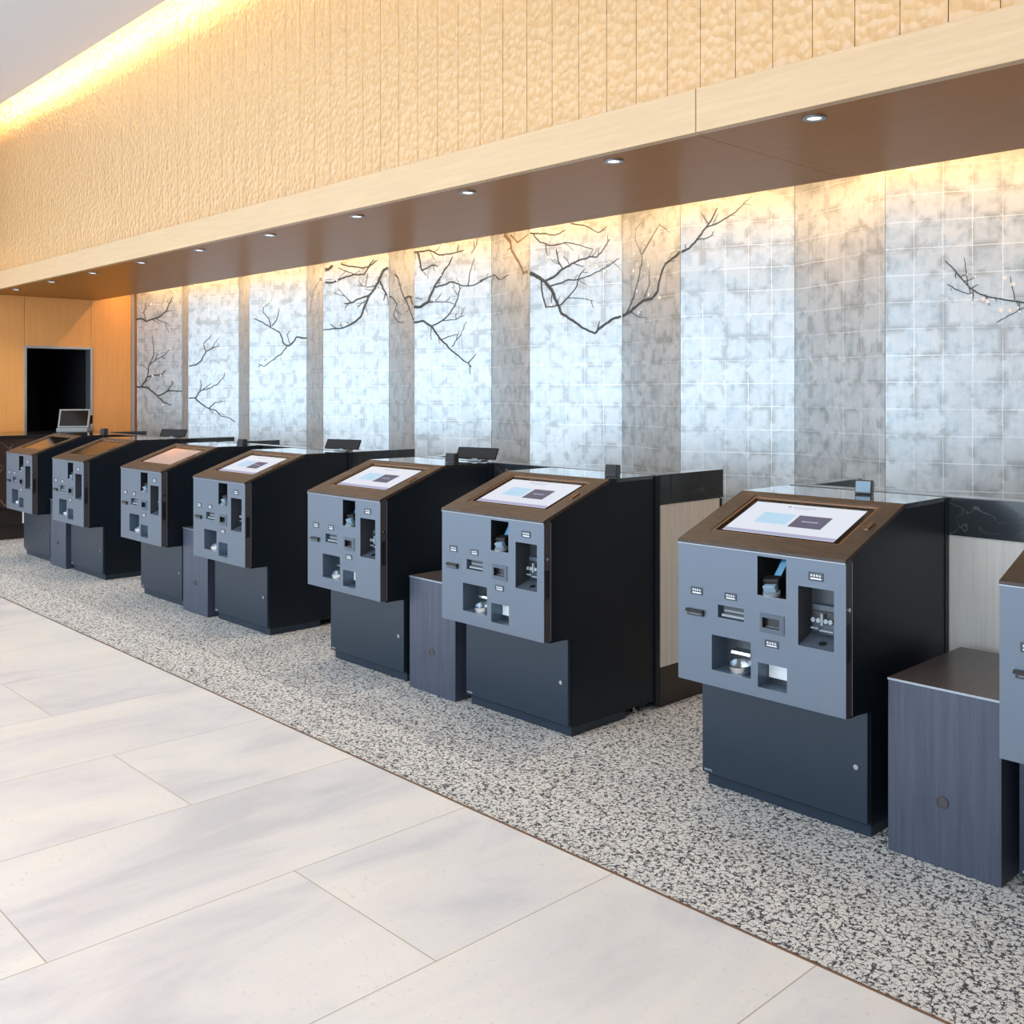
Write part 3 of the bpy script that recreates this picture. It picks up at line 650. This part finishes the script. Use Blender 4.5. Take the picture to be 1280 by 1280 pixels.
# ------------------------------------------------------------------ timber boxes between kiosks
def make_box():
    r = empty('timber_box', (0, 0, 0)); o_ = (0.19, 3.68, 0)
    b = MB(o_); b.box(0, .381, 3.39, 3.99, 0.005, .598); bd = b.build('body', 'box', r, bevel=0.002)
    b = MB(o_); b.box(-0.001, .382, 3.388, 3.992, .599, .606); b.build('lid', 'boxtop', r)
    b = MB(o_); b.box(0, .382, 3.386, 3.3885, .5985, .606); tag(b.build('lid_edge', 'edge', r), 'pale front edge of the lid')
    b = MB(o_); b.ring((.190, 3.39, .225), (0, -1, 0), 0.017, 0.021, 0.004, 24); b.cyl((.190, 3.39, .225), (0, -1, 0), 0.017, 0.002, 24); b.build('cable_grommet', 'trimstrip', r)
    return r
bx = make_box(); BL = ['smoked grey timber box at the right edge of the photo, between the two nearest kiosks', 'smoked grey timber box half behind the second nearest whole kiosk', 'narrow smoked timber box in the left half, third box from the right', 'far smoked timber box between the two leftmost kiosks']
for i in range(4):
    o = bx if i == 0 else copy_tree(bx)
    o.location = (-1.667+0.19-2.69*i - (0.012 if i else 0), 3.68, 0); tag(o, BL[i], 'box', 'timber boxes between the kiosks')

# ------------------------------------------------------------------ counters behind the kiosk pairs
def make_counter():
    r = empty('service_counter', (0, 0, 0)); X0, X1 = -2.47, -0.515; o_ = ((X0+X1)/2, 4.3, 0)
    def B(): return MB(o_)
    b = B(); b.box(X0, X1, 4.075, 4.165, 1.025, 1.178); b.box(X1-0.09, X1, 4.165, 4.625, 1.025, 1.178); b.box(X0, X0+0.065, 4.165, 4.625, 1.025, 1.178)
    b.build('counter_slab', 'marble', r, bevel=0.003)
    b = B(); b.box(X0+0.01, X1-0.004, 4.085, 4.135, 0.205, 1.025); b.box(X1-0.05, X1-0.004, 4.135, 4.595, 0.205, 1.025); b.box(X0+0.01, X0+0.05, 4.135, 4.595, 0.205, 1.025)
    b.build('timber_front', 'whitewood', r)
    b = B(); b.box(X1-0.052, X1-0.001, 4.597, 4.615, 0.205, 1.022); tag(b.build('end_post', 'body', r), 'thin dark end post')
    b = B(); b.box(X0+0.01, X1-0.002, 4.080, 4.135, 0.006, 0.203); b.box(X1-0.05, X1-0.002, 4.135, 4.62, 0.006, 0.203); b.box(X0+0.01, X0+0.05, 4.135, 4.62, 0.006, 0.203)
    b.build('kick_board', 'toe', r)
    b = B(); b.box(X0+0.05, X1-0.052, 4.137, 4.60, 0.72, 0.745); b.build('staff_desk', 'boxtop', r)
    b = B(); b.box(X0, X0+KW+0.005, 4.045, 4.073, 0.02, 1.174); b.box(X1-KW-0.005, X1, 4.045, 4.073, 0.02, 1.174); b.build('gap_shade_board', 'body', r)  # charcoal boards filling the gap behind kiosks, standing in for its shade
    return r, o_
cn, co = make_counter(); CL = ['black marble topped counter with white timber front behind the two nearest kiosks', 'black marble topped counter whose tan timber end shows beside the second nearest kiosk', 'black marble topped counter behind the third pair of kiosks, end slab seen above them', 'black marble topped counter behind the two far left kiosks']
for i in range(4):
    o = cn if i == 0 else copy_tree(cn)
    o.location = (co[0]-2.69*i, co[1], 0); tag(o, CL[i], 'counter', 'counters behind the kiosk pairs')

# brown marble counter at the far left
r = empty('end_counter', (-12.2, 4.0, 0)); o_ = (-12.2, 4.0, 0)
tag(r, 'brown veined marble counter at the far left end, before the dark doorway', 'counter')
b = MB(o_); b.box(-12.7, -11.62, 2.9, 4.9, 0.36, 1.10); b.build('marble_body', 'brownmarble', r, bevel=0.004)
b = MB(o_); b.box(-12.72, -11.60, 2.88, 4.92, 1.10, 1.125); b.build('counter_top', 'marble', r, bevel=0.003)
b = MB(o_); b.box(-12.65, -11.68, 2.95, 4.85, 0.006, 0.16); b.build('kick_board', 'toe', r)
b = MB(o_); b.box(-12.66, -11.66, 2.93, 4.87, 0.162, 0.358); b.build('recessed_band', 'toe', r)
b = MB(o_); b.box(-11.66, -11.655, 3.76, 4.2, 0.17, 0.35); tag(b.build('white_panel', 'white', r), 'white panel on the recessed band')  # plain white panel on the face of the recessed band

# ------------------------------------------------------------------ code readers and tablets on the tops
def make_reader():
    r = empty('code_reader', (0, 0, 0))
    b = MB(); b.prism([(-0.022, 0), (0.028, 0), (0.028, 0.052), (0.012, 0.056), (-0.010, 0.056)], -0.033, 0.033); b.build('housing', 'black', r, bevel=0.002)
    b = MB(); b.obox((0, -0.0175, 0.030), (0.029, 0, 0), (0, 0.0012, -0.0003), (0, 0.005, 0.022)); tag(b.build('reader_window', 'glass', r), 'pale blue window')
    return r
rd = make_reader()
RP = [(-2.035, 3.93, 'small code reader with pale blue window on the nearest whole kiosk'), (-3.335, 3.86, 'small black code reader on the second nearest whole kiosk'), (-4.60, 3.88, 'small black code reader on the third whole kiosk from the right'),
      (-7.055, 3.86, 'small dark code reader near the left third, on the kiosk with the pinkish screen'), (-10.0, 3.98, 'tiny dark code reader on the far left kiosk, in front of the end wall')]
for i, (x, y, lb) in enumerate(RP):
    o = rd if i == 0 else copy_tree(rd); o.location = (x, y, 1.179); o.rotation_euler = (0, 0, math.radians(14))
    if i:
        for c in kids(o):
            if c.name.startswith('reader_window'): c.data = c.data.copy(); c.data.materials[0] = M['bezel']; del c['label']
    tag(o, lb, 'code reader', 'code readers on the kiosk tops')
def make_tablet(w=0.30):
    r = empty('tablet_terminal', (0, 0, 0))
    b = MB(); b.obox((0, 0, 0.045), (w/2, 0, 0), (0, 0.006, -0.003), (0, 0.017, 0.033)); b.build('tablet', 'matteblack', r, bevel=0.004)
    b = MB(); b.obox((0, 0.0075, 0.044), (w/2-0.012, 0, 0), (0, 0.0005, -0.0003), (0, 0.014, 0.028)); b.build('display', 'matteblack', r)
    b = MB(); b.box(-0.05, 0.05, -0.03, 0.05, 0, 0.008); b.prism([(-0.025, 0.008), (0.0, 0.008), (0.010, 0.05), (0.0, 0.05)], -0.02, 0.02); b.build('stand', 'greyplastic', r)
    return r
tb = make_tablet()
TP = [(-4.62, 4.10, 0.2, 'black tablet leaning back on the counter behind the third whole kiosk from the right'), (-6.05, 4.10, 0.3, 'black tablet on grey stand on the counter behind the fourth whole kiosk'), (-8.73, 4.10, 0.35, 'small dark tablet on the counter near the far left, under the mural branches')]
for i, (x, y, rz, lb) in enumerate(TP):
    o = tb if i == 0 else copy_tree(tb); o.location = (x, y, 1.179); o.rotation_euler = (0, 0, rz); tag(o, lb, 'tablet', 'tablets on the counters')
# till on the end counter, in front of the doorway
r = empty('till_terminal', (-12.15, 4.50, 1.126)); r.rotation_euler = (0, 0, math.radians(58))
tag(r, 'grey till terminal with tilted screen on the far left counter before the doorway', 'till')
b = MB(); b.box(-0.17, 0.17, -0.16, 0.16, 0.0, 0.05); b.build('base', 'greyplastic', r, bevel=0.008)
b = MB(); b.prism([(-0.03, 0.05), (0.05, 0.05), (0.03, 0.16), (-0.01, 0.16)], -0.05, 0.05); b.build('neck', 'greyplastic', r)
b = MB(); b.obox((0, -0.03, 0.155), (0.17, 0, 0), (0, 0.012, -0.006), (0, 0.055, 0.105)); mn = b.build('monitor', 'greyplastic', r, bevel=0.006)
b = MB(); b.obox((0, -0.0445, 0.160), (0.15, 0, 0), (0, 0.0015, -0.0008), (0, 0.046, 0.088)); b.build('screen', 'bezel', mn)
b = MB(); b.obox((0.13, 0.07, 0.14), (0.055, 0, 0), (0, 0.010, 0), (0, 0.01, 0.05)); b.build('customer_display', 'black', r, bevel=0.004)

# ------------------------------------------------------------------ downlights in the soffit
def make_down():
    r = empty('downlight', (0, 0, 0))
    b = MB(); b.ring((0, 0, -0.006), (0, 0, 1), 0.030, 0.048, 0.006, 32); b.build('trim_ring', 'edge', r)
    b = MB(); b.cyl((0, 0, -0.003), (0, 0, 1), 0.029, 0.002, 28); tag(b.build('lens', 'lampglow', r), 'glowing lens')
    return r
dl = make_down()
names = ['nearest', 'second', 'third', 'fourth', 'fifth', 'sixth', 'seventh', 'eighth', 'ninth', 'tenth']
for i in range(10):
    o = dl if i == 0 else copy_tree(dl); x = -2.188-1.0865*i - (0.02*i/9)
    o.location = (x, 3.803, 2.7305); tag(o, 'round recessed downlight in the brown soffit, %s from the right' % names[i], 'light', 'downlights in the soffit')
    l = bpy.data.lights.new('downlight_beam', 'SPOT'); l.energy = 17; l.color = (1.0, 0.86, 0.70); l.spot_size = math.radians(125); l.spot_blend = 0.8; l.shadow_soft_size = 0.03
    s = bpy.data.objects.new('downlight_beam', l); s.parent = o; s.location = (0, 0, -0.012); COL.objects.link(s)
